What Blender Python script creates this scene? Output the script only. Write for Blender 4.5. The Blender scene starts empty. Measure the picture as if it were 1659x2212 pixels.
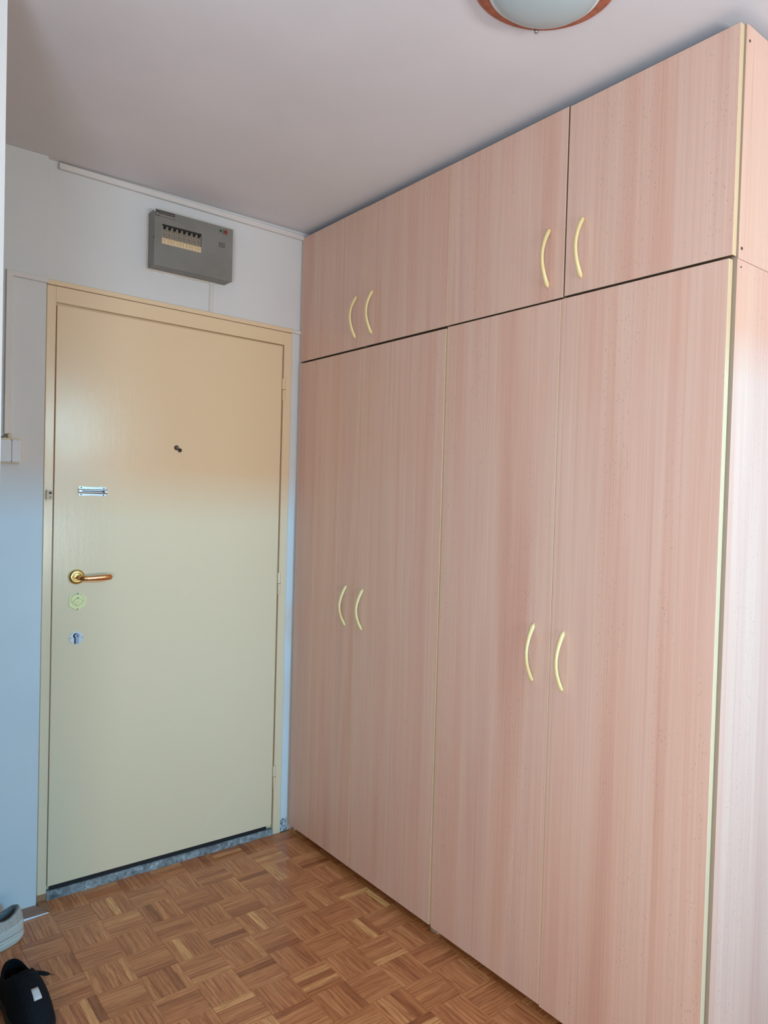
import bpy, bmesh, math, random
from mathutils import Vector, Matrix
R = random.Random(7)
SC = bpy.context.scene
COL = SC.collection

# ------------------------------------------------------------------ camera
cam = bpy.data.cameras.new('camera')
co = bpy.data.objects.new('camera', cam)
COL.objects.link(co)
SC.camera = co
RX = Vector((0.75063678, -0.66002444, 0.03020209))
UP = Vector((-0.00758911, 0.03709524, 0.99928292))
FW = Vector((0.6606715, 0.75032772, -0.02283605))
CP = Vector((-1.51895539, -2.83991584, 1.41328298))
co.matrix_world = Matrix(((RX.x, UP.x, -FW.x, CP.x), (RX.y, UP.y, -FW.y, CP.y), (RX.z, UP.z, -FW.z, CP.z), (0, 0, 0, 1)))
cam.sensor_fit = 'VERTICAL'
cam.sensor_height = 32.0
cam.lens = 1607.9385 / 2212 * 32.0
cam.shift_x = -183.261 / 2212
cam.shift_y = 15.895 / 2212
cam.clip_start = 0.02

# ------------------------------------------------------------------ world, lights, exposure
w = bpy.data.worlds.new('sky')
SC.world = w
w.use_nodes = True
bg = w.node_tree.nodes['Background']
bg.inputs['Color'].default_value = (0.62, 0.78, 1.0, 1)
bg.inputs['Strength'].default_value = 1.0


def area(name, loc, target, sx, sy, power, colour, spread=180):
    l = bpy.data.lights.new(name, 'AREA')
    l.shape = 'RECTANGLE'
    l.size, l.size_y = sx, sy
    l.energy = power
    l.color = colour
    l.spread = math.radians(spread)
    o = bpy.data.objects.new(name, l)
    COL.objects.link(o)
    o.location = loc
    o.rotation_euler = (Vector(target) - Vector(loc)).to_track_quat('-Z', 'Y').to_euler()
    return o


# window behind the camera: pane that gleams on the door, added upward fill lamp
area('window_daylight', (0.30, -5.22, 1.98), (-1.25, 0, 1.50), 0.36, 0.50, 1.4, (0.52, 0.90, 1.0), 45)
area('window_fill_up', (-0.75, -5.20, 0.95), (-0.75, -2.6, 2.6), 2.0, 0.3, 33, (1.0, 0.975, 0.965), 120)
# unseen fill lamps added at the side wall, aimed level, low and upward
area('side_fill_level', (-2.37, -3.25, 1.45), (0.0, -2.2, 1.35), 1.1, 1.3, 6.5, (1.0, 0.66, 0.60))
area('side_fill_low', (-2.37, -3.25, 1.20), (0.0, -1.6, 0.5), 1.1, 0.6, 21, (0.88, 0.96, 1.0), 110)
area('side_fill_up', (-2.37, -3.25, 0.90), (-0.9, -2.4, 2.5), 1.1, 0.3, 40, (0.60, 0.76, 1.0), 130)
# added narrow blue lamp standing in for the sky; the window head cuts it off above chest height at the door
area('blue_strip_lamp', (-0.28, -7.0, 2.690), (-0.40, 0, 0.6), 0.55, 0.06, 26, (0.0, 0.52, 1.0), 60)
bg.inputs['Strength'].default_value = 0.2

SC.view_settings.view_transform = 'Standard'
SC.view_settings.look = 'None'
SC.view_settings.gamma = 1
SC.view_settings.use_curve_mapping = False
SC.view_settings.exposure = -0.05
SC.cycles.max_bounces = 8
SC.cycles.diffuse_bounces = 5


# ------------------------------------------------------------------ material helpers
def lin(c):
    return tuple(((x / 255) / 12.92 if x / 255 <= 0.04045 else ((x / 255 + 0.055) / 1.055) ** 2.4) for x in c) + (1,)


class Mat:
    def __init__(s, name, col=(200, 200, 200), rough=0.5, metal=0.0, spec=0.5):
        s.m = bpy.data.materials.new(name)
        s.m.use_nodes = True
        s.nt = s.m.node_tree
        s.b = s.nt.nodes['Principled BSDF']
        s.b.inputs['Base Color'].default_value = lin(col)
        s.b.inputs['Roughness'].default_value = rough
        s.b.inputs['Metallic'].default_value = metal
        s.b.inputs['Specular IOR Level'].default_value = spec

    def n(s, t, **k):
        nd = s.nt.nodes.new(t)
        for a, v in k.items():
            if a in nd.inputs.keys() if hasattr(nd.inputs, 'keys') else False:
                nd.inputs[a].default_value = v
            else:
                setattr(nd, a, v)
        return nd

    def l(s, a, b):
        s.nt.links.new(a, b)

    def coord(s, scale, kind='Object', rnd=0.0):
        tc = s.n('ShaderNodeTexCoord')
        out = tc.outputs[kind]
        if rnd:
            oi = s.n('ShaderNodeObjectInfo')
            ml = s.n('ShaderNodeMath', operation='MULTIPLY')
            s.l(oi.outputs['Random'], ml.inputs[0])
            ml.inputs[1].default_value = rnd
            ad = s.n('ShaderNodeVectorMath', operation='ADD')
            s.l(out, ad.inputs[0])
            s.l(ml.outputs[0], ad.inputs[1])
            out = ad.outputs[0]
        mp = s.n('ShaderNodeMapping')
        mp.inputs['Scale'].default_value = scale
        s.l(out, mp.inputs[0])
        return mp.outputs[0]

    def noise(s, vec, scale, detail=3, rough=0.5, dist=0.0):
        nz = s.n('ShaderNodeTexNoise')
        nz.inputs['Scale'].default_value = scale
        nz.inputs['Detail'].default_value = detail
        nz.inputs['Roughness'].default_value = rough
        nz.inputs['Distortion'].default_value = dist
        s.l(vec, nz.inputs['Vector'])
        return nz.outputs[0]

    def ramp(s, fac, stops):
        r = s.n('ShaderNodeValToRGB')
        while len(r.color_ramp.elements) < len(stops):
            r.color_ramp.elements.new(0.5)
        for e, (p, c) in zip(r.color_ramp.elements, stops):
            e.position = p
            e.color = c if len(c) == 4 else lin(c)
        s.l(fac, r.inputs[0])
        return r.outputs[0]

    def mix(s, fac, a, b, mode='MIX'):
        m = s.n('ShaderNodeMix', data_type='RGBA', blend_type=mode)
        for sock, v in ((m.inputs[0], fac), (m.inputs[6], a), (m.inputs[7], b)):
            if isinstance(v, (int, float)):
                sock.default_value = v
            elif isinstance(v, tuple):
                sock.default_value = v if len(v) == 4 else lin(v)
            else:
                s.l(v, sock)
        return m.outputs[2]

    def base(s, out):
        s.l(out, s.b.inputs['Base Color'])

    def bump(s, h, strength=0.2, dist=0.002):
        b = s.n('ShaderNodeBump')
        b.inputs['Strength'].default_value = strength
        b.inputs['Distance'].default_value = dist
        s.l(h, b.inputs['Height'])
        s.l(b.outputs[0], s.b.inputs['Normal'])


BW = lambda v: (v, v, v, 1)


def mat_paint(name, col, rough=0.85, scale=(1, 1, 1), bump=0.15, spec=0.3, fine=260):
    m = Mat(name, col, rough, spec=spec)
    v = m.coord(scale)
    a = m.noise(v, 2.3, 4)
    c = m.ramp(a, [(0.3, tuple(int(x * 0.965) for x in col)), (0.7, col)])
    m.base(c)
    m.bump(m.noise(v, fine, 3), bump, 0.0008)
    return m.m


M_WALL = mat_paint('wall_paint', (214, 216, 214))
M_CEIL = mat_paint('ceiling_paint', (224, 223, 224), bump=0.35, fine=120)
M_TRUNK = mat_paint('trunking_plastic', (216, 213, 208), 0.5, bump=0.05)


def mat_beech():
    m = Mat('beech_laminate', (214, 172, 150), 0.42, spec=0.45)
    v = m.coord((1, 1, 1), rnd=17.0)

    def mp(sc, src=v):
        q = m.n('ShaderNodeMapping')
        q.inputs['Scale'].default_value = sc
        m.l(src, q.inputs[0])
        return q.outputs[0]
    broad = m.noise(mp((7, 7, 0.30)), 1.3, 3, 0.5, 0.5)
    c1 = m.ramp(broad, [(0.28, (218, 174, 154)), (0.42, (225, 186, 165)), (0.55, (228, 195, 175)), (0.68, (223, 186, 168)), (0.8, (216, 174, 158))])
    fine = m.noise(mp((120, 120, 0.9)), 1.5, 3, 0.6)
    c2 = m.ramp(fine, [(0.35, (242, 234, 230)), (0.65, (255, 255, 255))])
    c = m.mix(0.7, c1, c2, 'MULTIPLY')
    # small dark ray flecks gathered in vertical belts
    vo = m.n('ShaderNodeTexVoronoi')
    vo.inputs['Scale'].default_value = 1.0
    m.l(mp((180, 180, 62)), vo.inputs['Vector'])
    fl = m.ramp(vo.outputs['Distance'], [(0.10, BW(1)), (0.24, BW(0))])
    belts = m.ramp(m.noise(mp((9, 9, 0.5)), 1.3, 2), [(0.44, BW(0)), (0.56, BW(1))])
    sparse = m.ramp(m.noise(mp((70, 70, 26)), 1.0, 1), [(0.44, BW(0)), (0.54, BW(1))])
    f1 = m.mix(1.0, fl, belts, 'MULTIPLY')
    f2 = m.mix(1.0, f1, sparse, 'MULTIPLY')
    bw = m.n('ShaderNodeRGBToBW')
    m.l(f2, bw.inputs[0])
    ml = m.n('ShaderNodeMath', operation='MULTIPLY')
    m.l(bw.outputs[0], ml.inputs[0])
    ml.inputs[1].default_value = 0.55
    c = m.mix(ml.outputs[0], c, (150, 116, 100))
    # a few long darker growth lines
    ln = m.ramp(m.noise(mp((46, 46, 0.16)), 1.0, 1, 0.4, 0.3), [(0.655, BW(0)), (0.675, BW(1)), (0.69, BW(0))])
    bw2 = m.n('ShaderNodeRGBToBW')
    m.l(ln, bw2.inputs[0])
    m2 = m.n('ShaderNodeMath', operation='MULTIPLY')
    m.l(bw2.outputs[0], m2.inputs[0])
    m2.inputs[1].default_value = 0.45
    c = m.mix(m2.outputs[0], c, (198, 152, 132))
    m.base(c)
    m.bump(fine, 0.05, 0.0005)
    return m.m


M_BEECH = mat_beech()
M_EDGE = mat_paint('cream_edge_band', (224, 203, 164), 0.45, bump=0.02)
M_HANDLE = Mat('cream_lacquer', (238, 222, 160), 0.25).m
M_GAP_EDGE = Mat('gap_shade_edge', (112, 84, 66), 0.85).m  # dark brown edges; the shade of the door gaps is in this colour
M_SIDE_SHADE = Mat('shaded_panel_edge', (158, 142, 122), 0.7).m  # panel front edge darkened in colour as if shaded by the door
M_DARK = Mat('dark_recess', (40, 34, 32), 0.9).m


def mat_doorpaint():
    m = Mat('cream_gloss_paint', (226, 203, 166), 0.18, spec=0.5)
    v = m.coord((1, 1, 1))
    q = m.coord((30, 30, 2.5))
    a = m.noise(v, 330, 2)
    b = m.noise(q, 3, 3)
    s = m.n('ShaderNodeMath', operation='ADD')
    m.l(a, s.inputs[0])
    m.l(b, s.inputs[1])
    m.bump(s.outputs[0], 0.16, 0.0010)
    return m.m


M_DOOR = mat_doorpaint()
M_BRASS = Mat('polished_brass', (234, 174, 118), 0.2, 1.0).m
M_ROSE = Mat('pale_polished_brass', (236, 214, 140), 0.2, 1.0).m
M_YBRASS = Mat('pale_brass_plate', (206, 199, 142), 0.38, 0.25).m
M_CHROME = Mat('chrome', (206, 216, 224), 0.14, 1.0).m
M_STEEL = Mat('brushed_steel', (168, 176, 180), 0.35, 0.9).m
M_CYL = Mat('blued_cylinder_steel', (138, 150, 164), 0.4, 0.4).m
M_BLACK = Mat('black_gap', (14, 13, 16), 0.6).m
M_BEIGEPL = Mat('beige_plastic', (216, 196, 158), 0.4).m
M_WHITEPL = Mat('white_plastic', (196, 198, 202), 0.35).m


def mat_parquet():
    m = Mat('oak_parquet', (150, 100, 62), 0.24, spec=0.5)
    oi = m.n('ShaderNodeObjectInfo')
    at = m.n('ShaderNodeAttribute', attribute_name='rnd')
    sm = m.n('ShaderNodeMath', operation='ADD')
    m.l(oi.outputs['Random'], sm.inputs[0])
    m.l(at.outputs['Fac'], sm.inputs[1])
    fr = m.n('ShaderNodeMath', operation='FRACT')
    m.l(sm.outputs[0], fr.inputs[0])
    tone = m.ramp(fr.outputs[0], [(0.0, (160, 93, 54)), (0.10, (192, 120, 74)), (0.5, (205, 132, 82)), (0.90, (216, 144, 92)), (0.985, (240, 178, 114))])
    uv = m.n('ShaderNodeUVMap')
    ml = m.n('ShaderNodeMath', operation='MULTIPLY')
    m.l(fr.outputs[0], ml.inputs[0])
    ml.inputs[1].default_value = 137.0
    ad = m.n('ShaderNodeVectorMath', operation='ADD')
    m.l(uv.outputs[0], ad.inputs[0])
    m.l(ml.outputs[0], ad.inputs[1])

    def mp(sc):
        q = m.n('ShaderNodeMapping')
        q.inputs['Scale'].default_value = sc
        m.l(ad.outputs[0], q.inputs[0])
        return q.outputs[0]
    # cathedral figure: distorted wave along the slat
    wv = m.n('ShaderNodeTexWave', wave_type='BANDS', bands_direction='Y')
    wv.inputs['Scale'].default_value = 1.0
    wv.inputs['Distortion'].default_value = 8.0
    wv.inputs['Detail'].default_value = 2.0
    wv.inputs['Detail Scale'].default_value = 1.3
    m.l(mp((4, 20, 1)), wv.inputs['Vector'])
    g1 = m.ramp(wv.outputs['Fac'], [(0.0, (196, 166, 142)), (0.35, (238, 226, 216)), (0.8, (255, 255, 255))])
    g2 = m.ramp(m.noise(mp((9, 110, 1)), 1.0, 4, 0.65, 1.4), [(0.32, (168, 134, 108)), (0.58, (255, 255, 255))])
    c = m.mix(0.45, tone, g1, 'MULTIPLY')
    c = m.mix(0.6, c, g2, 'MULTIPLY')
    m.base(c)
    v = m.coord((1, 1, 1))
    m.l(m.ramp(m.noise(v, 5, 3), [(0.3, BW(0.17)), (0.7, BW(0.30))]), m.b.inputs['Roughness'])
    m.bump(m.noise(mp((22, 420, 1)), 1.0, 3, 0.6), 0.06, 0.0006)
    return m.m


M_PARQ = mat_parquet()
M_JOINT = Mat('dark_floor_joint', (64, 38, 24), 0.6).m


def mat_concrete():
    m = Mat('worn_sill_concrete', (128, 130, 128), 0.7)
    v = m.coord((1, 1, 1))
    a = m.ramp(m.noise(v, 38, 5, 0.65, 1.2), [(0.30, (62, 62, 62)), (0.44, (112, 114, 112)), (0.60, (142, 146, 144)), (0.72, (196, 200, 198))])
    m.base(a)
    m.bump(m.noise(v, 90, 4), 0.6, 0.003)
    return m.m


M_CONC = mat_concrete()


def mat_grime():
    m = Mat('grimy_bare_plaster', (150, 160, 166), 0.9)
    v = m.coord((1, 1, 1))
    a = m.ramp(m.noise(v, 120, 5, 0.7), [(0.42, (58, 56, 54)), (0.5, (150, 158, 160)), (0.62, (214, 218, 220))])
    m.base(a)
    m.bump(m.noise(v, 120, 4), 0.6, 0.003)
    return m.m


M_GRIME = mat_grime()


def mat_barewood(name, a, b, sc=(8, 200, 200)):
    m = Mat(name, a, 0.45)
    v = m.coord(sc)
    m.base(m.ramp(m.noise(v, 1.0, 4, 0.6), [(0.3, a), (0.7, b)]))
    return m.m


M_STRIP = mat_barewood('brown_wood_strip', (128, 92, 72), (172, 130, 104))
M_RING = mat_barewood('reddish_wood_ring', (150, 84, 60), (186, 112, 82), (60, 60, 8))
M_BARE = mat_barewood('bare_rotted_wood', (140, 96, 64), (176, 128, 90), (60, 60, 20))


def mat_box():
    m = Mat('grey_hammered_metal', (122, 122, 116), 0.42, spec=0.4)
    v = m.coord((1, 1, 1))
    m.base(m.ramp(m.noise(v, 9, 4), [(0.3, (116, 116, 109)), (0.7, (128, 128, 122))]))
    m.bump(m.noise(v, 160, 2), 0.15, 0.001)
    return m.m


M_BOX = mat_box()
M_BREAK = Mat('aged_breaker_plastic', (140, 132, 116), 0.5).m
M_PRINT = Mat('dark_print', (62, 56, 50), 0.6).m
M_LABELP = Mat('yellowed_label_card', (212, 190, 150), 0.55).m
M_GREEN = Mat('green_lens', (22, 92, 66), 0.25).m
M_RED = Mat('red_lens', (128, 34, 32), 0.25).m
M_GLASS = Mat('frosted_lamp_glass', (178, 196, 198), 0.22, spec=0.6).m
M_RIM = Mat('glass_rim', (214, 226, 224), 0.12, spec=0.8).m
M_PUTTY = mat_paint('rough_plaster_putty', (214, 206, 192), 0.9, bump=0.6, fine=200)


# ------------------------------------------------------------------ object helpers
def mk(name, bm, mats, parent=None, smooth=False, angle=None):
    me = bpy.data.meshes.new(name)
    bm.normal_update()
    bm.to_mesh(me)
    bm.free()
    for m in (mats if isinstance(mats, (list, tuple)) else [mats]):
        me.materials.append(m)
    if smooth:
        me.polygons.foreach_set('use_smooth', [True] * len(me.polygons))
        if angle:
            me.set_sharp_from_angle(angle=math.radians(angle))
    o = bpy.data.objects.new(name, me)
    COL.objects.link(o)
    if parent is not None:
        o.parent = parent
        base = parent
        off = Vector((0, 0, 0))
        while base is not None:
            off += base.location
            base = base.parent
        me.transform(Matrix.Translation(-off))
    return o


def tag(o, label=None, cat=None, group=None, kind=None):
    if label:
        o['label'] = label
    if cat:
        o['category'] = cat
    if group:
        o['group'] = group
    if kind:
        o['kind'] = kind
    return o


def empty(name, loc, label=None, cat=None, group=None, kind=None, parent=None):
    o = bpy.data.objects.new(name, None)
    o.empty_display_size = 0.05
    COL.objects.link(o)
    o.location = loc
    if parent:
        o.parent = parent
    return tag(o, label, cat, group, kind)


def add_box(bm, x0, x1, y0, y1, z0, z1, bev=0.0, mi=0, seg=1, warp=None):
    vs = [bm.verts.new((x, y, z)) for x in (x0, x1) for y in (y0, y1) for z in (z0, z1)]
    fs = [(0, 1, 3, 2), (4, 6, 7, 5), (0, 4, 5, 1), (2, 3, 7, 6), (0, 2, 6, 4), (1, 5, 7, 3)]
    faces = [bm.faces.new([vs[i] for i in f]) for f in fs]
    for f in faces:
        f.material_index = mi
    if bev > 0:
        es = list({e for f in faces for e in f.edges})
        r = bmesh.ops.bevel(bm, geom=es, offset=bev, segments=seg, affect='EDGES', profile=0.5)
        for f in r['faces']:
            f.material_index = mi
    if warp:
        pass
    return faces


def box(name, b, m, parent=None, bev=0.0, seg=1, shear=None):
    bm = bmesh.new()
    add_box(bm, *b, bev=bev, seg=seg)
    if shear:
        for v in bm.verts:
            v.co.z += shear * (v.co.x + 0.48)
    bmesh.ops.recalc_face_normals(bm, faces=bm.faces)
    return mk(name, bm, m, parent)


def prism(bm, pts, h0, h1, axis='y', mi=0):
    """pts 2D outline; extruded between h0 and h1 along axis"""
    def P(a, b, h):
        return {'y': (a, h, b), 'z': (a, b, h), 'x': (h, a, b)}[axis]
    A = [bm.verts.new(P(a, b, h0)) for a, b in pts]
    B = [bm.verts.new(P(a, b, h1)) for a, b in pts]
    n = len(pts)
    fs = [bm.faces.new(A), bm.faces.new(list(reversed(B)))]
    for i in range(n):
        fs.append(bm.faces.new([A[i], B[i], B[(i + 1) % n], A[(i + 1) % n]]))
    for f in fs:
        f.material_index = mi
    return fs


def plate(name, pts, h0, h1, m, parent=None, axis='y', bev=0.0, smooth=False):
    bm = bmesh.new()
    prism(bm, pts, h0, h1, axis)
    bmesh.ops.recalc_face_normals(bm, faces=bm.faces)
    if bev:
        bmesh.ops.bevel(bm, geom=[e for e in bm.edges if e.calc_face_angle(0) > 1.0], offset=bev, segments=2, affect='EDGES')
    return mk(name, bm, m, parent, smooth, 40)


def circ(cx, cz, r, n=28, r2=None, a0=0):
    return [(cx + r * math.cos(a0 + 2 * math.pi * i / n), cz + (r2 or r) * math.sin(a0 + 2 * math.pi * i / n)) for i in range(n)]


def tube(bm, pts, radii, seg=10, flat=None, up=Vector((0, 1, 0))):
    """tube through pts; radii floats or (ru,rv) pairs"""
    rings = []
    pts = [Vector(p) for p in pts]
    for i, p in enumerate(pts):
        t = (pts[min(i + 1, len(pts) - 1)] - pts[max(i - 1, 0)]).normalized()
        u = (up - t * up.dot(t))
        if u.length < 1e-4:
            u = Vector((1, 0, 0)) - t * t.x
        u.normalize()
        v = t.cross(u)
        r = radii[i] if isinstance(radii, (list, tuple)) else radii
        ru, rv = r if isinstance(r, (list, tuple)) else (r, r)
        rings.append([bm.verts.new(p + u * ru * math.cos(2 * math.pi * k / seg) + v * rv * math.sin(2 * math.pi * k / seg)) for k in range(seg)])
    for a, b in zip(rings, rings[1:]):
        for k in range(seg):
            bm.faces.new([a[k], a[(k + 1) % seg], b[(k + 1) % seg], b[k]])
    bm.faces.new(list(reversed(rings[0])))
    bm.faces.new(rings[-1])


def lathe(bm, prof, c, n=48, axis='z'):
    rings = []
    for r, h in prof:
        ring = []
        for k in range(n):
            a = 2 * math.pi * k / n
            if axis == 'z':
                q = (c[0] + r * math.cos(a), c[1] + r * math.sin(a), c[2] + h)
            else:
                q = (c[0] + r * math.cos(a), c[1] + h, c[2] + r * math.sin(a))
            ring.append(bm.verts.new(q))
        rings.append(ring)
    for a, b in zip(rings, rings[1:]):
        for k in range(n):
            bm.faces.new([a[k], a[(k + 1) % n], b[(k + 1) % n], b[k]])
    for ring, p in ((rings[0], prof[0]), (rings[-1], prof[-1])):
        if p[0] > 1e-6:
            try:
                bm.faces.new(ring)
            except ValueError:
                pass
    bmesh.ops.remove_doubles(bm, verts=bm.verts, dist=1e-6)
    bmesh.ops.recalc_face_normals(bm, faces=bm.faces)


def text_mesh(name, body, size, loc, m, parent, depth=0.0004):
    cu = bpy.data.curves.new(name, 'FONT')
    cu.body = body
    cu.size = size
    cu.extrude = depth
    cu.resolution_u = 2
    t = bpy.data.objects.new(name, cu)
    COL.objects.link(t)
    bpy.context.view_layer.update()
    dg = bpy.context.evaluated_depsgraph_get()
    me = bpy.data.meshes.new_from_object(t.evaluated_get(dg))
    bpy.data.objects.remove(t)
    me.transform(Matrix.Translation(Vector(loc)) @ Matrix.Rotation(math.radians(90), 4, 'X'))
    me.materials.clear()
    me.materials.append(m)
    o = bpy.data.objects.new(name, me)
    COL.objects.link(o)
    o.parent = parent
    off = Vector((0, 0, 0))
    b = parent
    while b is not None:
        off += b.location
        b = b.parent
    me.transform(Matrix.Translation(-off))
    return o


H = 2.518          # ceiling height
XR = 0.60          # wall behind the wardrobes
XL = -2.40
YB = -5.20


# ------------------------------------------------------------------ room shell
fl = box('floor', (XL - .2, XR + .2, YB - .2, 0.20, -0.12, -0.0035), M_JOINT)
tag(fl, 'basket-weave oak parquet floor in front of the door', 'floor', kind='structure')
ce = box('ceiling', (XL - .2, XR + .2, YB - .2, 0.20, H, H + .12), M_CEIL)
tag(ce, 'plain off-white ceiling over the hallway', 'ceiling', kind='structure')

bm = bmesh.new()
add_box(bm, -0.96, XR, 0.0, 0.2, 2.050, H)
add_box(bm, -0.96, -0.920, 0.0, 0.2, -0.003, 2.050)
add_box(bm, -0.052, XR, 0.0, 0.2, -0.003, 2.050)
add_box(bm, -0.920, -0.052, 0.06, 0.2, -0.003, 2.050)
wb = mk('wall_back', bm, M_WALL)
tag(wb, 'white painted wall around and above the entrance door', 'wall', kind='structure')
gr = box('bare_patch', (-0.034, 0.0, -0.0025, 0.0, 0.0, 0.052), M_GRIME, wb)
gr['label'] = 'grimy unpainted foot of the wall by the door frame'

bm = bmesh.new()
add_box(bm, XL, -0.943, -0.028, 0.2, -0.003, H, bev=0.002)
wl = mk('wall_left', bm, M_WALL)
tag(wl, 'white wall section left of the door carrying the light switch', 'wall', kind='structure')
b_ = box('wall_side', (XL - .2, XL, YB, 0.2, -0.003, H), M_WALL)
tag(b_, 'white side wall of the hallway on the far left', 'wall', kind='structure')
b_ = box('wall_near', (XL, -1.2235, -1.0, -0.88, -0.003, H), M_WALL)
# plaster stub at the left margin of the photograph
tag(b_, 'bright blue-lit wall end along the left margin of the photo', 'wall', kind='structure')
b_.name = 'wall_front'
b_ = box('wall_right', (XR, XR + .2, YB, 0.2, -0.003, H), M_WALL)
tag(b_, 'white wall behind the wardrobes', 'wall', kind='structure')
# wall behind the camera with the window that lights the hall
WX0, WX1, WZ0, WZ1 = -2.0, 0.5, 0.75, 2.397
bm = bmesh.new()
add_box(bm, XL, WX0, YB - .2, YB, -0.003, H)
add_box(bm, WX1, XR, YB - .2, YB, -0.003, H)
add_box(bm, WX0, WX1, YB - .2, YB, -0.003, WZ0)
add_box(bm, WX0, WX1, YB - .2, YB, WZ1, H)
b_ = mk('wall_rear', bm, M_WALL)
tag(b_, 'white wall with the window behind the viewer', 'wall', kind='structure')
win = empty('window_1', (-0.75, YB - .1, WZ0), 'wide white-framed window behind the viewer', 'window', kind='structure')
bm = bmesh.new()
for a in ((WX0, WX1, WZ0, WZ0 + .05), (WX0, WX1, WZ1 - .004, WZ1), (WX0, WX0 + .05, WZ0, WZ1), (WX1 - .05, WX1, WZ0, WZ1), (-0.78, -0.72, WZ0, WZ1)):
    add_box(bm, a[0], a[1], YB - .13, YB - .08, a[2], a[3])
mk('window_frame', bm, M_TRUNK, win)
win = empty('added_window_2', (XL, -3.25, 0.8), 'added white window frame around the side fill lamps', 'window', kind='structure')  # made-up window: frame only, added to go with the side fill lamps
bm = bmesh.new()
for a in ((-3.85, -2.65, 0.74, 0.80), (-3.85, -2.65, 2.10, 2.16), (-3.85, -3.79, 0.74, 2.16), (-2.71, -2.65, 0.74, 2.16)):
    add_box(bm, XL - .002, XL + .02, a[0], a[1], a[2], a[3])
mk('window_frame', bm, M_TRUNK, win)

# ------------------------------------------------------------------ parquet
PX, PY, GX, GY = 0.1149, 0.1282, -0.914, -0.244
G = 0.0004


def slat_mesh(name, length, width):
    """lies along x, centred, top at z=0"""
    bm = bmesh.new()
    l2, w2 = length / 2 - G / 2, width / 2 - G / 2
    add_box(bm, -l2, l2, -w2, w2, -0.004, 0.0)
    te = [e for e in bm.edges if all(v.co.z > -1e-6 for v in e.verts)]
    bmesh.ops.bevel(bm, geom=te, offset=0.0003, segments=1, affect='EDGES')
    bmesh.ops.recalc_face_normals(bm, faces=bm.faces)
    uv = bm.loops.layers.uv.new('UVMap')
    for f in bm.faces:
        for lp in f.loops:
            lp[uv].uv = (lp.vert.co.x, lp.vert.co.y)
    me = bpy.data.meshes.new(name)
    bm.to_mesh(me)
    bm.free()
    me.materials.append(M_PARQ)
    return me


ME_Y = slat_mesh('parquet_slat', PY, PX / 5)      # slats running in depth
ME_X = slat_mesh('parquet_slat', PX, PY / 5)      # slats running across


def px_of(p):
    d = Vector(p) - CP
    z = d.dot(FW)
    if z < 0.05:
        return None
    f = 1607.94
    return (829.5 + 183.26 + f * d.dot(RX) / z, 1106 + 15.9 - f * d.dot(UP) / z, z)


slats = []
for i in range(-12, 14):
    for j in range(-2, 40):
        x0, x1 = GX + i * PX, GX + (i + 1) * PX
        y1, y0 = GY - j * PY, GY - (j + 1) * PY
        for k in range(5):
            if (i + j) % 2 == 0:
                c = (x0 + (k + .5) * PX / 5, (y0 + y1) / 2, 0)
                s = (c, True)
            else:
                c = ((x0 + x1) / 2, y0 + (k + .5) * PY / 5, 0)
                s = (c, False)
            if c[1] > -0.010 or c[0] < XL + .02 or c[0] > XR - .02 or c[1] < YB + .02:
                continue
            if c[0] < -0.945 and c[1] > -0.1:
                continue
            slats.append(s)


def vis(s):
    q = px_of(s[0])
    if q is None or not (-10 < q[0] < 1600 and 1700 < q[1] < 2240):
        return None
    if s[0][0] > 0.06:
        return None
    return q[2]


cand = sorted([(vis(s), n) for n, s in enumerate(slats) if vis(s) is not None])
single = {n for _, n in cand[:300]}
for d, n in cand[:300]:
    c, along_y = slats[n]
    o = bpy.data.objects.new('parquet_slat', ME_Y if along_y else ME_X)
    COL.objects.link(o)
    o.parent = fl
    o.location = (c[0] + R.uniform(-.0002, .0002), c[1] + R.uniform(-.0002, .0002), R.uniform(-.0003, 0.0001))
    o.rotation_euler = (R.uniform(-.003, .003), R.uniform(-.003, .003), math.pi / 2 if along_y else 0)
rest_v, rest_f, rest_uv, rest_r = [], [], [], []
for n, (c, along_y) in enumerate(slats):
    if n in single:
        continue
    L, W = (PY, PX / 5) if along_y else (PX, PY / 5)
    l2, w2 = L / 2 - G / 2, W / 2 - G / 2
    b0 = len(rest_v)
    zt = R.uniform(-.0003, .0001)
    for (u, v, z) in ((-l2, -w2, -.004), (l2, -w2, -.004), (l2, w2, -.004), (-l2, w2, -.004), (-l2, -w2, zt), (l2, -w2, zt), (l2, w2, zt), (-l2, w2, zt)):
        x, y = (-v, u) if along_y else (u, v)
        rest_v.append((c[0] + x, c[1] + y, z))
    r = R.random()
    for f in ((4, 5, 6, 7), (0, 1, 5, 4), (1, 2, 6, 5), (2, 3, 7, 6), (3, 0, 4, 7)):
        rest_f.append([b0 + q for q in f])
        rest_r.append(r)
        for q in f:
            rest_uv.append([(-l2, -w2), (l2, -w2), (l2, w2), (-l2, w2)][q % 4])
me = bpy.data.meshes.new('parquet_rest')
me.from_pydata(rest_v, [], rest_f)
uvl = me.uv_layers.new(name='UVMap')
uvl.data.foreach_set('uv', [t for p in rest_uv for t in p])
ra = me.attributes.new('rnd', 'FLOAT', 'FACE')
ra.data.foreach_set('value', rest_r)
me.materials.append(M_PARQ)
o = bpy.data.objects.new('parquet_slats', me)
COL.objects.link(o)
o.parent = fl
tag(o, kind='stuff')

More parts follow.
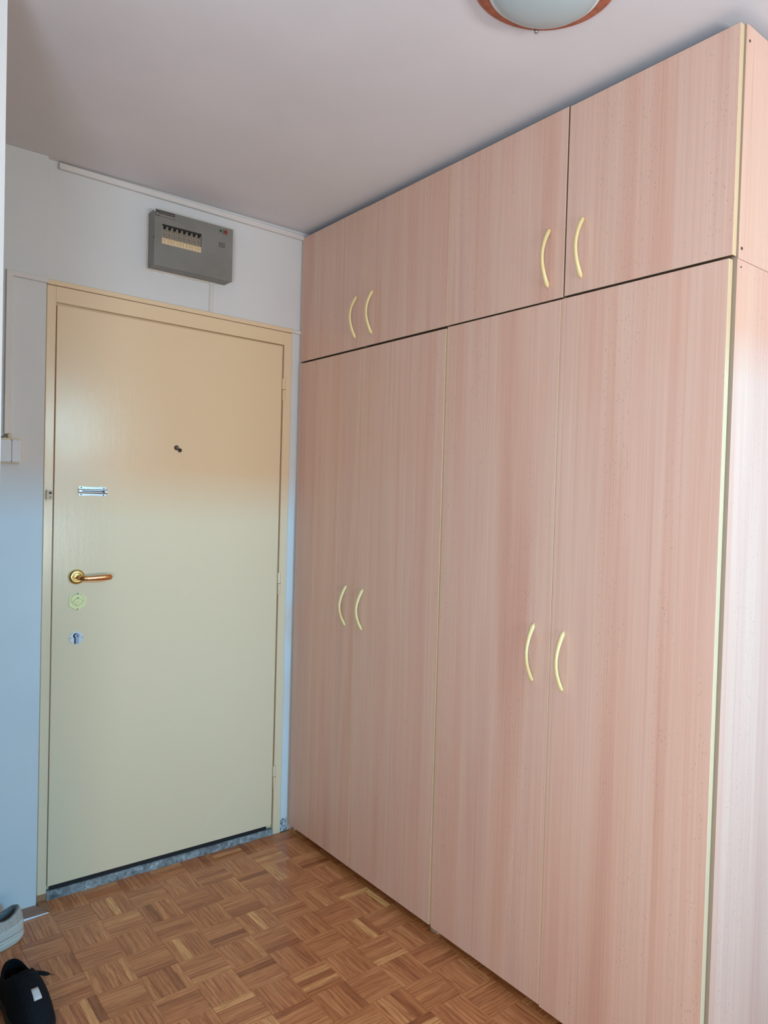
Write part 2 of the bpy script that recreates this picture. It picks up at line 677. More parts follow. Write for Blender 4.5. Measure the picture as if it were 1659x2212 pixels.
# wooden strip with a white bead at the foot of the wall left of the door
tr = empty('trim_1', (-1.3, -0.066, 0.0), 'brown wood edging strip on the floor below the light switch', 'trim', kind='structure')
bm = bmesh.new()
prism(bm, [(-1.75, -0.0285), (-0.9435, -0.0285), (-0.923, -0.0985), (-1.75, -0.1035)], -0.003, 0.006, 'z')
bmesh.ops.recalc_face_normals(bm, faces=bm.faces)
mk('wood_strip', bm, M_STRIP, tr)
bm = bmesh.new()
tube(bm, [(-1.75, -0.1045, 0.0035), (-1.2, -0.1045, 0.0035), (-1.0, -0.1040, 0.004), (-0.96, -0.1018, 0.0035), (-0.921, -0.0995, 0.003)], [.0035, .003, .0042, .003, .0025], 8)
o = mk('white_bead', bm, Mat('white_gloss_bead', (232, 232, 240), 0.2).m, tr, True)
o['label'] = 'glossy white bead'

# ------------------------------------------------------------------ entrance door
S_LEAF, S_FRAME = -0.008, -0.011
door = empty('door_1', (-0.48, 0.0, 0.0), 'cream gloss painted metal entrance door with brass lever handle', 'door', kind='structure')
bm = bmesh.new()
YF, YK = -0.008, 0.055
# outer frame: two jambs and head, with a stop behind the leaf
add_box(bm, -0.9375, -0.9095, YF, YK, 0.020, 2.096, bev=0.0015)
add_box(bm, -0.9095, -0.889, 0.014, YK, 0.02, 2.0279)
add_box(bm, -0.0665, -0.0325, YF, YK, -0.004, 2.096, bev=0.0015)
add_box(bm, -0.085, -0.0665, 0.014, YK, 0.0, 2.0279)
add_box(bm, -0.9095, -0.0665, YF + .0003, YK, 2.0435, 2.0955)
add_box(bm, -0.9095, -0.0665, 0.014, YK, 2.028, 2.0434)
for v in bm.verts:
    v.co.z += S_FRAME * (v.co.x + 0.48)
bmesh.ops.recalc_face_normals(bm, faces=bm.faces)
mk('frame', bm, M_DOOR, door)
# rotted foot of the left jamb
bm = bmesh.new()
prism(bm, [(-0.9375, 0.0), (-0.9375, 0.030), (-0.929, 0.026), (-0.921, 0.028), (-0.9095, 0.028), (-0.9095, -0.001), (-0.930, -0.001)], -0.0075, 0.04, 'y')
bmesh.ops.recalc_face_normals(bm, faces=bm.faces)
mk('rotted_jamb_foot', bm, M_BARE, door)['label'] = 'bare rotted wood foot of the left jamb'
bm = bmesh.new()
prism(bm, [(-0.9385, -0.0285), (-0.936, -0.050), (-0.926, -0.078), (-0.9165, -0.092), (-0.9085, -0.080), (-0.908, -0.008), (-0.9385, -0.008)], -0.002, 0.004, 'z')
bmesh.ops.recalc_face_normals(bm, faces=bm.faces)
mk('floor_patch', bm, M_BARE, door)['label'] = 'smooth brown filler on the floor at the jamb'
lf = box('leaf', (-0.9055, -0.0715, -0.004, 0.013, 0.042, 2.0365), M_DOOR, door, bev=0.0012, shear=S_LEAF)
box('seal', (-0.897, -0.093, 0.000, 0.012, 0.026, 0.0425), M_BLACK, door, shear=S_LEAF)['label'] = 'black rubber gap seal'
# worn sill, uneven front
bm = bmesh.new()
n = 36
rows = []
for i in range(n + 1):
    x = -0.909 + (0.909 - 0.0672) * i / n
    yy = -0.0125 + R.uniform(-.0022, .0022)
    zz = 0.0255 + R.uniform(-.0012, .0012) - 0.008 * (x + 0.48)
    rows.append([bm.verts.new(p) for p in ((x, 0.06, -0.003), (x, 0.06, zz), (x, yy + .007, zz), (x, yy + .002, zz - .006), (x, yy, -0.003))])
for a, b in zip(rows, rows[1:]):
    for k in range(4):
        bm.faces.new([a[k], a[k + 1], b[k + 1], b[k]])
bm.faces.new(rows[0])
bm.faces.new(list(reversed(rows[-1])))
bmesh.ops.recalc_face_normals(bm, faces=bm.faces)
mk('sill', bm, M_CONC, door, True, 40)['label'] = 'chipped grey concrete sill'
# hinges
for zc in (1.854, 1.052, 0.244):
    h = empty('hinge', (-0.066, -0.008, zc), parent=door)
    h.location = Vector((-0.066, -0.008, zc)) - door.location
    for z0, z1, xo, wd in ((zc + .0015, zc + .046, -0.0735, 0.0135), (zc - .045, zc - .0005, -0.0715, 0.0115)):
        bm = bmesh.new()
        prof = []
        x0_, x1_ = xo, -0.0600
        for k in range(9):
            a = math.pi * k / 8
            prof.append(((x0_ + x1_) / 2 - math.cos(a) * (x1_ - x0_) / 2, -0.0075 - 0.0085 * math.sin(a)))
        prism(bm, prof, z0, z1, 'z')
        bmesh.ops.recalc_face_normals(bm, faces=bm.faces)
        mk('knuckle', bm, M_DOOR, h, True, 40)
    bm = bmesh.new()
    add_box(bm, -0.0705, -0.0595, -0.0095, -0.0080, zc - .0025, zc + .0030)
    mk('pin', bm, M_BLACK, h)
# lever handle
hd = empty('door_handle', (-0.8315, -0.004, 1.114), parent=door)
hd.location = Vector((-0.8315, -0.004, 1.114)) - door.location
hd['label'] = 'polished brass lever handle'
bm = bmesh.new()
lathe(bm, [(0.0255, 0.0), (0.0262, -0.004), (0.0245, -0.009), (0.0175, -0.0125), (0.0135, -0.0115), (0.0125, -0.009)], (-0.8315, -0.0035, 1.1135), 40, 'y')
mk('rosette', bm, M_ROSE, hd, True, 50)
bm = bmesh.new()
LV = [(-0.8315, -0.010, 1.1135), (-0.8315, -0.030, 1.1130), (-0.829, -0.044, 1.1125), (-0.820, -0.053, 1.112), (-0.805, -0.0565, 1.1115), (-0.780, -0.058, 1.112),
      (-0.755, -0.058, 1.113), (-0.735, -0.057, 1.1135), (-0.7305, -0.056, 1.1135), (-0.7285, -0.056, 1.1135)]
tube(bm, LV, [.0085, .0085, .009, .0095, (.0075, .0085), (.0065, .0095), (.007, .0105), (.007, .0100), (.0045, .006), .001], 16, up=Vector((0.3, -1, 0)))
bmesh.ops.recalc_face_normals(bm, faces=bm.faces)
mk('lever', bm, M_BRASS, hd, True)


def bits(name, cx, cz, spec, parent, y0):
    for x, z, r in spec:
        plate(name, circ(cx + x, cz + z, r, 12), y0 - 0.0008, y0 + 0.0008, M_PRINT, parent)


# hexagonal brass lock escutcheon
lk = empty('lock_plate', (0, 0, 0), parent=door)
lk.location = Vector((-0.8270, -0.004, 1.027)) - door.location
lk['label'] = 'hexagonal pale brass lock plate'
cx, cz = -0.8270, 1.0268
hexa = [(0, .0318), (.0265, .0165), (.0265, -.0150), (0, -.0318), (-.0265, -.0150), (-.0265, .0165)]
plate('hexagonal_plate', [(cx + a, cz + b) for a, b in hexa], -0.0075, -0.0035, M_YBRASS, lk, bev=0.0007)
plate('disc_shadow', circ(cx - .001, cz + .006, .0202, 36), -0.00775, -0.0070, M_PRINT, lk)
plate('round_disc', circ(cx - .001, cz + .006, .0195, 36), -0.0088, -0.0070, M_YBRASS, lk, bev=0.0005)
dm = [(0, .0155), (.0165, -.0005), (0, -.0155), (-.0155, -.0005)]
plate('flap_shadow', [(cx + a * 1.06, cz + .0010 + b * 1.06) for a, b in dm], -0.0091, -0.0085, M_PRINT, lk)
plate('cover_flap', [(cx + .0 + a, cz + .0010 + b) for a, b in dm], -0.0110, -0.0085, M_YBRASS, lk, bev=0.0012)
bits('rivet', cx, cz, [(0, .0272, .0022), (0, -.0262, .0022)], lk, -0.0078)
bits('rivet', cx, cz, [(0.0, .0118, .0020)], lk, -0.0112)
bm = bmesh.new()
lathe(bm, [(.0050, 0), (.0050, -.0012), (.0042, -.0014), (.0040, 0)], (cx - .0005, cz * 0 - .0106, cz), 20, 'y')
for v in bm.verts:
    pass
mk('stamped_ring', bm, M_YBRASS, lk, True)
# round steel cylinder lock
cy = empty('cylinder_lock', (0, 0, 0), parent=door)
cx, cz = -0.8285, 0.8995
cy.location = Vector((cx, -0.004, cz)) - door.location
cy['label'] = 'round steel cylinder lock'
plate('round_plate', circ(cx, cz, .0222, 36), -0.0068, -0.0035, M_STEEL, cy, bev=0.0008)
plate('cylinder_slot', [(cx + a, cz + b) for a, b in [(-.0068, -.0195), (-.0068, 0.000)] + [(-.0008 + .0103 * math.cos(t), .0078 + .0103 * math.sin(t)) for t in [math.radians(225 - 27 * k) for k in range(11)]] + [(.0052, 0.0), (.0052, -.0195)]],
      -0.0075, -0.0060, M_BLACK, cy)
plate('cylinder_body', [(cx + .0016 + a, cz + b) for a, b in [(-.0052, -.0185), (-.0052, .0015)] + [(.0085 * math.cos(t), .0085 + .0085 * math.sin(t)) for t in [math.radians(225 - 27 * k) for k in range(11)]] + [(.0052, .0015), (.0052, -.0185), (0, -.0200)]],
      -0.0115, -0.0070, M_CYL, cy, bev=0.0006)
plate('key_slot', [(cx + .0010, cz + .0045), (cx + .0010, cz + .0110), (cx + .0022, cz + .0125), (cx + .0034, cz + .0110), (cx + .0034, cz + .0045)], -0.0120, -0.0113, M_BLACK, cy)
bits('screw', cx, cz, [(-.0178, .001, .0015), (.0172, .0015, .0015)], cy, -0.0070)
# chain slide
ch = empty('chain_slide', (0, 0, 0), parent=door)
cx, cz = -0.7850, 1.4118
ch.location = Vector((cx, -0.004, cz)) - door.location
ch['label'] = 'chrome door chain slide'
plate('slide_plate', [(cx - .0445, cz - .0155), (cx - .040, cz - .0165), (cx, cz - .0150), (cx + .040, cz - .0165), (cx + .0445, cz - .0155), (cx + .0445, cz + .0155), (cx + .040, cz + .0165), (cx, cz + .0150), (cx - .040, cz + .0165), (cx - .0445, cz + .0155)], -0.0060, -0.0035, M_CHROME, ch)
bm = bmesh.new()
prof = [(-.0080, 0), (-.0072, -.0050), (-.0040, -.0075), (.0040, -.0075), (.0072, -.0050), (.0080, 0)]
prism(bm, [(-0.0058 + b, cz + a) for a, b in prof], cx - .0450, cx + .0465, 'x')
# prism axis x maps (a,b)->(y,z)
bmesh.ops.recalc_face_normals(bm, faces=bm.faces)
mk('raised_channel', bm, M_CHROME, ch)
plate('channel_slot', [(cx - .036, cz - .0016), (cx + .030, cz - .0016), (cx + .0345, cz - .0040), (cx + .0395, cz), (cx + .0345, cz + .0040), (cx + .030, cz + .0016), (cx - .036, cz + .0016)], -0.0140, -0.0130, M_BLACK, ch)
bits('screw', cx, cz, [(-.0370, .0122, .0022), (-.0370, -.0122, .0022), (.0360, .0122, .0022), (.0350, -.0122, .0022)], ch, -0.0065)
# catch on the frame
kc = empty('chain_catch', (0, 0, 0), parent=door)
cx, cz = -0.9215, 1.3960
kc.location = Vector((cx, -0.008, cz)) - door.location
kc['label'] = 'painted-over chain catch on the frame'
plate('catch_plate', [(cx - .0085, cz - .026), (cx + .0085, cz - .026), (cx + .0085, cz + .026), (cx - .0085, cz + .026)], -0.0100, -0.0078, M_DOOR, kc, bev=0.0005)
plate('catch_block', [(cx - .0100, cz - .016), (cx + .0080, cz - .016), (cx + .0080, cz + .016), (cx - .0100, cz + .016)], -0.0210, -0.0090, Mat('aged_cream_block', (196, 170, 136), 0.35).m, kc, bev=0.0015)
bits('hole', cx, cz, [(.0010, .0065, .0045), (.0010, -.0085, .0022)], kc, -0.0212)
# spyhole and its little cover
pe = empty('spyhole', (0, 0, 0), parent=door)
pe.location = Vector((-0.4957, -0.004, 1.585)) - door.location
pe['label'] = 'small dark metal spyhole'
M_DMET = Mat('dark_tarnished_metal', (92, 84, 74), 0.4, 0.8).m
bm = bmesh.new()
lathe(bm, [(.0090, 0), (.0090, -.0030), (.0070, -.0045), (.0050, -.0040), (0, -.0038)], (-0.4968, -0.0035, 1.5850), 24, 'y')
mk('bezel', bm, M_DMET, pe, True, 40)
bm = bmesh.new()
lathe(bm, [(.0075, 0), (.0075, -.0030), (.0060, -.0038), (0, -.0038)], (-0.4850, -0.0040, 1.5762), 24, 'y')
mk('swing_cover', bm, Mat('black_cover', (40, 34, 30), 0.4, 0.5).m, pe, True, 40)
bits('cover_gap', -0.4820, 1.5755, [(0, 0, .0026)], pe, -0.0080)

# ------------------------------------------------------------------ cable trunking on the walls
bm = bmesh.new()
add_box(bm, -0.909, 0.020, -0.016, 0.0, 2.4885, 2.5085, bev=0.002)
for v in bm.verts:
    v.co.z += -0.010 * (v.co.x + 0.48)
o = mk('cable_trunking', bm, M_TRUNK)
tag(o, 'white square cable trunking running just below the ceiling', 'trunking')

bm = bmesh.new()
add_box(bm, -0.9420, -0.0330, -0.014, 0.0, 2.0975, 2.1135, bev=0.0015, mi=0)
add_box(bm, -0.0330, 0.0200, -0.012, 0.0, 2.0990, 2.1125, bev=0.0015, mi=1)
for v in bm.verts:
    v.co.z += -0.011 * (v.co.x + 0.48)
o = mk('cable_trunking', bm, [M_DOOR, M_TRUNK])
tag(o, 'cream painted flat trunking lying along the top of the door frame', 'trunking')

bm = bmesh.new()
prism(bm, [(-1.0600, 1.5900), (-1.0420, 1.5900), (-1.0420, 2.1000), (-0.9390, 2.0985), (-0.9390, 2.1165), (-1.0600, 2.1185)], -0.040, -0.028, 'y')
bmesh.ops.recalc_face_normals(bm, faces=bm.faces)
bmesh.ops.bevel(bm, geom=[e for e in bm.edges], offset=0.0012, segments=1, affect='EDGES')
o = mk('cable_trunking', bm, M_TRUNK)
tag(o, 'L-shaped trunking dropping to the light switch left of the door', 'trunking')

bm = bmesh.new()
add_box(bm, -0.3810, -0.3705, -0.007, 0.0, 2.1115, 2.2290, bev=0.0018)
tube(bm, [(-0.3835, -0.003, 2.112), (-0.3822, -0.003, 2.13), (-0.3818, -0.003, 2.18), (-0.3818, -0.003, 2.2305)], .0022, 6)
o = mk('cable_cover', bm, M_TRUNK)
tag(o, 'thin white vertical cable between fuse box and door frame', 'cable')

# ------------------------------------------------------------------ light switch
sw = empty('light_switch', (-1.066, -0.028, 1.533), 'white double rocker light switch with beige surround, left of the door', 'switch')


def rrect(x0, x1, z0, z1, r, n=5):
    out = []
    for cx_, cz_, a in ((x1 - r, z1 - r, 0), (x0 + r, z1 - r, 90), (x0 + r, z0 + r, 180), (x1 - r, z0 + r, 270)):
        for k in range(n + 1):
            t = math.radians(a + 90 * k / n)
            out.append((cx_ + r * math.cos(t), cz_ + r * math.sin(t)))
    return out


plate('surround', rrect(-1.0765, -1.010, 1.4960, 1.5755, .009), -0.052, -0.028, M_BEIGEPL, sw, bev=0.0015)
plate('shadow_gap', rrect(-1.074, -1.0125, 1.4985, 1.5715, .007), -0.0528, -0.050, M_DMET, sw)
plate('rocker', rrect(-1.0730, -1.0420, 1.4997, 1.5705, .005), -0.0575, -0.051, M_WHITEPL, sw, bev=0.001)
plate('rocker', rrect(-1.0408, -1.0137, 1.4997, 1.5705, .005), -0.0575, -0.051, M_WHITEPL, sw, bev=0.001)
bm = bmesh.new()
tube(bm, [(-1.0455, -0.036, 1.5920), (-1.0458, -0.037, 1.575)], .006, 8)
mk('cable_sleeve', bm, M_BEIGEPL, sw, True)
bm = bmesh.new()
tube(bm, [(-1.051, -0.034, 1.5930), (-1.055, -0.034, 1.5850), (-1.062, -0.034, 1.5790), (-1.070, -0.034, 1.5760)], .0028, 8)
mk('cable', bm, Mat('grey_cable', (120, 116, 110), 0.5).m, sw, True)

# ------------------------------------------------------------------ fuse box
fb = empty('fuse_box', (-0.47, 0.0, 2.33), 'grey metal fuse box with eight breakers on the wall above the door', 'fuse box')
BX0, BX1, BZ0, BZ1 = -0.6145, -0.3245, 2.2290, 2.4268
box('housing', (BX0, BX1, -0.058, -0.0005, BZ0, BZ1), M_BOX, fb, bev=0.001)
bm = bmesh.new()
DX0, DX1, DZ0, DZ1 = -0.5880, -0.4452, 2.3095, 2.3795
for a in ((BX0, DX0, BZ0, BZ1), (DX1, BX1, BZ0, BZ1), (DX0, DX1, BZ0, DZ0), (DX0, DX1, DZ1, BZ1)):
    add_box(bm, a[0], a[1], -0.0705, -0.0588, a[2], a[3])
bmesh.ops.remove_doubles(bm, verts=bm.verts, dist=1e-5)
mk('cover', bm, M_BOX, fb)
o = box('chipped_corner', (BX0 - .0008, BX0 + .0022, -0.0713, -0.062, BZ1 - .010, BZ1 + .0005), M_TRUNK, fb, bev=0.0005)
o['label'] = 'white chipped paint on the corner'
box('recess_back', (DX0, DX1, -0.0595, -0.0582, DZ0, DZ1), M_BLACK, fb)
box('hidden_latch', (BX0 - .0008, BX0, -0.068, -0.064, 2.322, 2.330), M_BLACK, fb).name = 'side_slot'
NB = 8
bw = (DX1 - DX0 - 0.001) / NB
proto = None
for k in range(NB):
    x0 = DX0 + .0005 + k * bw
    br = empty('breaker', (0, 0, 0), parent=fb)
    br.location = Vector((x0, -0.066, 2.35)) - fb.location
    bm = bmesh.new()
    add_box(bm, x0 + .0005, x0 + bw - .0005, -0.0668, -0.0597, 2.3335, 2.3630)
    add_box(bm, x0 + .0005, x0 + .0045, -0.0668, -0.0597, 2.3630, 2.3735)
    add_box(bm, x0 + bw - .0045, x0 + bw - .0005, -0.0668, -0.0597, 2.3630, 2.3735)
    mk('body', bm, M_BREAK, br)
    bm = bmesh.new()
    add_box(bm, x0 + .0055, x0 + bw - .0055, -0.0760, -0.0600, 2.3640, 2.3725, bev=0.0008)
    mk('toggle', bm, M_BLACK, br)
    bm = bmesh.new()
    for zz, hh, a, b in ((2.3598, .0016, .002, .002), (2.3545, .0012, .005, .006), (2.3505, .0012, .0045, .005), (2.3455, .0014, .003, .003), (2.3420, .0012, .004, .006), (2.3385, .0012, .006, .003)):
        add_box(bm, x0 + a, x0 + bw - b, -0.0672, -0.0667, zz - hh / 2, zz + hh / 2)
    mk('printing', bm, M_PRINT, br)
box('divider_line', (DX0, DX1, -0.0690, -0.0600, 2.3320, 2.3334), M_BLACK, fb)
box('label_strip', (DX0 + .0004, DX1 - .0003, -0.0696, -0.0600, 2.3100, 2.3318), M_LABELP, fb)
bm = bmesh.new()
for k in range(1, 13):
    xx = DX0 + k * (DX1 - DX0) / 13
    add_box(bm, xx - .0005, xx + .0005, -0.0700, -0.0695, 2.3125, 2.3290)
add_box(bm, DX0 + .002, DX1 - .002, -0.0700, -0.0695, 2.3286, 2.3294)
for k in range(13):
    if k % 3 != 1:
        xx = DX0 + (k + .5) * (DX1 - DX0) / 13
        add_box(bm, xx - .0008, xx + .0006, -0.0700, -0.0695, 2.3190, 2.3245)
mk('circuit_numbers', bm, Mat('faded_brown_print', (134, 108, 76), 0.6).m, fb)
for nm, x0, m_ in (('indicator_light', -0.3825, M_GREEN), ('indicator_light', -0.3640, M_RED)):
    il = empty(nm, (0, 0, 0), parent=fb)
    il.location = Vector((x0, -0.07, 2.41)) - fb.location
    box('bezel', (x0, x0 + .0165, -0.0745, -0.0700, 2.4005, 2.4170), Mat('pale_bezel', (138, 138, 122), 0.4).m if m_ is M_GREEN else Mat('pink_bezel', (140, 92, 82), 0.4).m, il, bev=0.0012)
    box('lens', (x0 + .0035, x0 + .0130, -0.0765, -0.0740, 2.4035, 2.4140), m_, il, bev=0.0008)
    il['label'] = 'green indicator light' if m_ is M_GREEN else 'red indicator light'
bm = bmesh.new()
for a in range(4):
    for b in range(3):
        x_, z_ = -0.3765 + a * .0063, 2.3510 + b * .0066
        prism(bm, circ(x_, z_, .0020, 10), -0.0712, -0.0703, 'y')
mk('vent_holes', bm, M_BLACK, fb)
# maker's plate at the top left corner
box('nameplate', (-0.6125, -0.5440, -0.0710, -0.0704, 2.4035, 2.4245), M_PRINT, fb)
box('nameplate_face', (-0.5985, -0.5450, -0.0714, -0.0709, 2.4045, 2.4125), M_BOX, fb)
box('nameplate_mark', (-0.6110, -0.6000, -0.0714, -0.0709, 2.4060, 2.4150), M_BOX, fb, bev=0.0001)
text_mesh('nameplate_text', 'energoinvest', 0.0098, (-0.5985, -0.0712, 2.4155), M_BOX, fb)
# broken plaster edge around the box
bm = bmesh.new()
pts = []
for k in range(30):
    pts.append((BX0 - .004 + k * (BX1 - BX0 - .03) / 29, BZ0 - .0035 + R.uniform(-.0025, .0015)))
for a, b in zip(pts, pts[1:]):
    add_box(bm, a[0], b[0] + .0003, -0.005, 0.0, min(a[1], b[1]) - .001, BZ0 + .0005)
for k in range(22):
    z = BZ0 + k * 0.0085
    add_box(bm, BX0 - .0035 + R.uniform(-.0012, .0012), BX0 + .0005, -0.005, 0.0, z, z + .0087)
mk('plaster_edge', bm, M_PUTTY, fb)['label'] = 'crumbling plaster along the box edge'

# ------------------------------------------------------------------ wardrobes
TH = 0.018


def carcass(parent, y0, y1, z0, z1, xf, zfloor, matslot):
    """side panels, top, bottom, shelf-less back between y0 (far) and y1 (near); xf = front edge"""
    for a, b in ((y0, y0 - TH), (y1 + TH, y1)):
        bm = bmesh.new()
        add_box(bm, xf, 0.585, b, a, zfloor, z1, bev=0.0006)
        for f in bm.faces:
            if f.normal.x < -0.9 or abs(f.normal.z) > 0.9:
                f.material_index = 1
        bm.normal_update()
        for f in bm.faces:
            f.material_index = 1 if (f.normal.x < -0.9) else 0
        mk('side_panel', bm, [M_BEECH, M_SIDE_SHADE], parent)
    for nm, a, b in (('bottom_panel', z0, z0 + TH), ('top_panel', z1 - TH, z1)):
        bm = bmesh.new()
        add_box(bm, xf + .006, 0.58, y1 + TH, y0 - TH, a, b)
        mk(nm, bm, M_GAP_EDGE, parent)
    bm = bmesh.new()
    add_box(bm, 0.578, 0.584, y1 + TH, y0 - TH, z0, z1)
    mk('back_panel', bm, M_BEECH, parent)


def add_handle(parent, y, z0, z1, label=None):
    bm = bmesh.new()
    n = 18
    P_, Q_ = [], []
    for i in range(n + 1):
        t = i / n
        P_.append((XFD - 0.0015 - 0.029 * math.sin(math.pi * t) ** 0.92, y, z0 + (z1 - z0) * t))
        e = abs(2 * t - 1)
        wd = 0.0052 + 0.0024 * e ** 1.5 if e < 0.93 else 0.0076 * (1 - ((e - 0.93) / 0.07) ** 2) ** 0.5 * 0.9 + 0.0008
        Q_.append((wd, wd * (0.72 if e < 0.9 else 0.6)))
    tube(bm, P_, Q_, 12, up=Vector((0, 1, 0)))
    bmesh.ops.recalc_face_normals(bm, faces=bm.faces)
    return mk('handle', bm, M_HANDLE, parent, True)


def add_door(parent, y0, y1, z0, z1, hy, hz, shade_near=False):
    d = empty('door', (0, 0, 0), parent=parent)
    d.location = Vector((XFD, (y0 + y1) / 2, z0)) - parent.location
    bm = bmesh.new()
    add_box(bm, XFD, XFD + .016, y1, y0, z0, z1, bev=0.0007)
    bm.normal_update()
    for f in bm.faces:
        f.material_index = 0 if f.normal.x < -0.9 else (2 if abs(f.normal.z) > 0.9 or (shade_near and f.normal.y < -0.9) else 1)  # top, bottom and chosen near edges carry the painted gap shade
    mk('door_panel', bm, [M_BEECH, M_EDGE, M_GAP_EDGE], d)
    add_handle(d, hy, *hz)
    return d


def caps(parent, spec, y):
    for x, z, r in spec:
        plate('screw_cap', circ(x, z, r, 16), y - .0006, y + .0006, M_DMET, parent)


XFD = 0.0
w1 = empty('wardrobe', (0.3, -0.49, 0.0), 'tall beech laminate two-door wardrobe standing beside the entrance door', 'wardrobe', 'beech wardrobes')
carcass(w1, -0.0145, -0.9818, 0.030, 1.9735, 0.0185, 0.0, 0)
add_door(w1, -0.0190, -0.4822, 0.029, 1.9690, -0.4265, (0.929, 1.086))
add_door(w1, -0.4852, -0.9765, 0.029, 1.9690, -0.5410, (0.929, 1.085))
w2 = empty('wardrobe', (0.3, -1.477, 0.0), 'tall beech laminate two-door wardrobe at the near end, farther from the entrance door', 'wardrobe', 'beech wardrobes')
carcass(w2, -0.9832, -1.9715, 0.030, 1.9735, 0.0185, 0.0, 0)
add_door(w2, -0.9845, -1.4665, 0.0265, 1.9715, -1.4075, (0.915, 1.082))
add_door(w2, -1.4685, -1.9615, 0.0225, 1.9720, -1.5180, (0.910, 1.076))
caps(w2, [(0.0335, 1.9575, .0022)], -1.9719)
XFD = 0.004
t1 = empty('top_cabinet', (0.3, -0.49, 1.975), 'small beech two-door cabinet on top of the wardrobe beside the entrance door', 'cabinet', 'beech top cabinets')
carcass(t1, -0.0095, -0.9748, 1.9745, 2.4915, 0.0205, 1.9745, 0)
add_door(t1, -0.0110, -0.4900, 1.9775, 2.4920, -0.4395, (2.012, 2.174))
add_door(t1, -0.4918, -0.9745, 1.9780, 2.4910, -0.5475, (2.013, 2.176))
t2 = empty('top_cabinet', (0.3, -1.475, 1.975), 'small beech two-door cabinet on top of the near wardrobe, close to the round ceiling lamp', 'cabinet', 'beech top cabinets')
carcass(t2, -0.9757, -1.9720, 1.9745, 2.4900, 0.0205, 1.9745, 0)
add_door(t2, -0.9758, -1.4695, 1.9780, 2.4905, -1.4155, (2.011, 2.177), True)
add_door(t2, -1.4740, -1.9665, 1.9795, 2.4880, -1.5345, (2.013, 2.178))
caps(t2, [(0.0325, 1.9985, .0036), (0.0335, 2.4560, .0032)], -1.9724)

# ------------------------------------------------------------------ ceiling lamp
LC = (-0.3785, -1.7355, H)
lp = empty('ceiling_lamp', LC, 'round ceiling lamp with reddish wooden ring and frosted glass', 'lamp')
bm = bmesh.new()
lathe(bm, [(0.095, 0.0), (0.150, 0.0), (0.1545, -0.006), (0.1535, -0.016), (0.146, -0.021), (0.126, -0.022), (0.118, -0.016), (0.100, -0.012)], LC, 96)
mk('wooden_ring', bm, M_RING, lp, True, 50)
GC = (-0.392, -1.752, H)
bm = bmesh.new()
lathe(bm, [(0.1185, -0.020), (0.1215, -0.026), (0.1205, -0.031), (0.1170, -0.034), (0.1120, -0.034), (0.1100, -0.030), (0.108, -0.022)], (LC[0], LC[1], H), 96)
mk('glass_rim', bm, M_RIM, lp, True, 60)
bm = bmesh.new()
lathe(bm, [(0.1125, -0.031)] + [(0.1125 * math.cos(math.radians(a)), -0.031 - 0.034 * math.sin(math.radians(a))) for a in range(8, 90, 8)] + [(0.0, -0.065)], (LC[0], LC[1], H), 96)
mk('glass_bowl', bm, M_GLASS, lp, True)
for a in (51, 171, 291):
    c = (LC[0] + .1475 * math.cos(math.radians(a)), LC[1] + .1475 * math.sin(math.radians(a)))
    bm = bmesh.new()
    lathe(bm, [(0.0, -0.027), (0.0032, -0.0262), (0.0046, -0.023), (0.0044, -0.0195), (0.0030, -0.017), (0.0030, -0.012)], (c[0], c[1], H), 16)
    mk('clip_screw', bm, M_STEEL, lp, True)


# ------------------------------------------------------------------ shoes
def outline(t, L, wh, wf):
    """shoe footprint; t in 0..1 around, heel at t=0, toe at t=.5; x along the shoe"""
    a = 2 * math.pi * t
    u = (1 - math.cos(a)) / 2                      # 0 heel .. 1 toe
    x = L * u
    side = math.sin(a)
    wv = wh + (wf - wh) * (0.5 - 0.5 * math.cos(math.pi * min(1, u / 0.72)))
    wv *= 1.0 - 0.10 * math.exp(-((u - 0.40) / 0.13) ** 2)
    s = abs(side) ** 0.62 * (1 if side >= 0 else -1)
    y = s * wv
    y += 0.008 * math.sin(math.pi * u) * 0
    return x, y, u


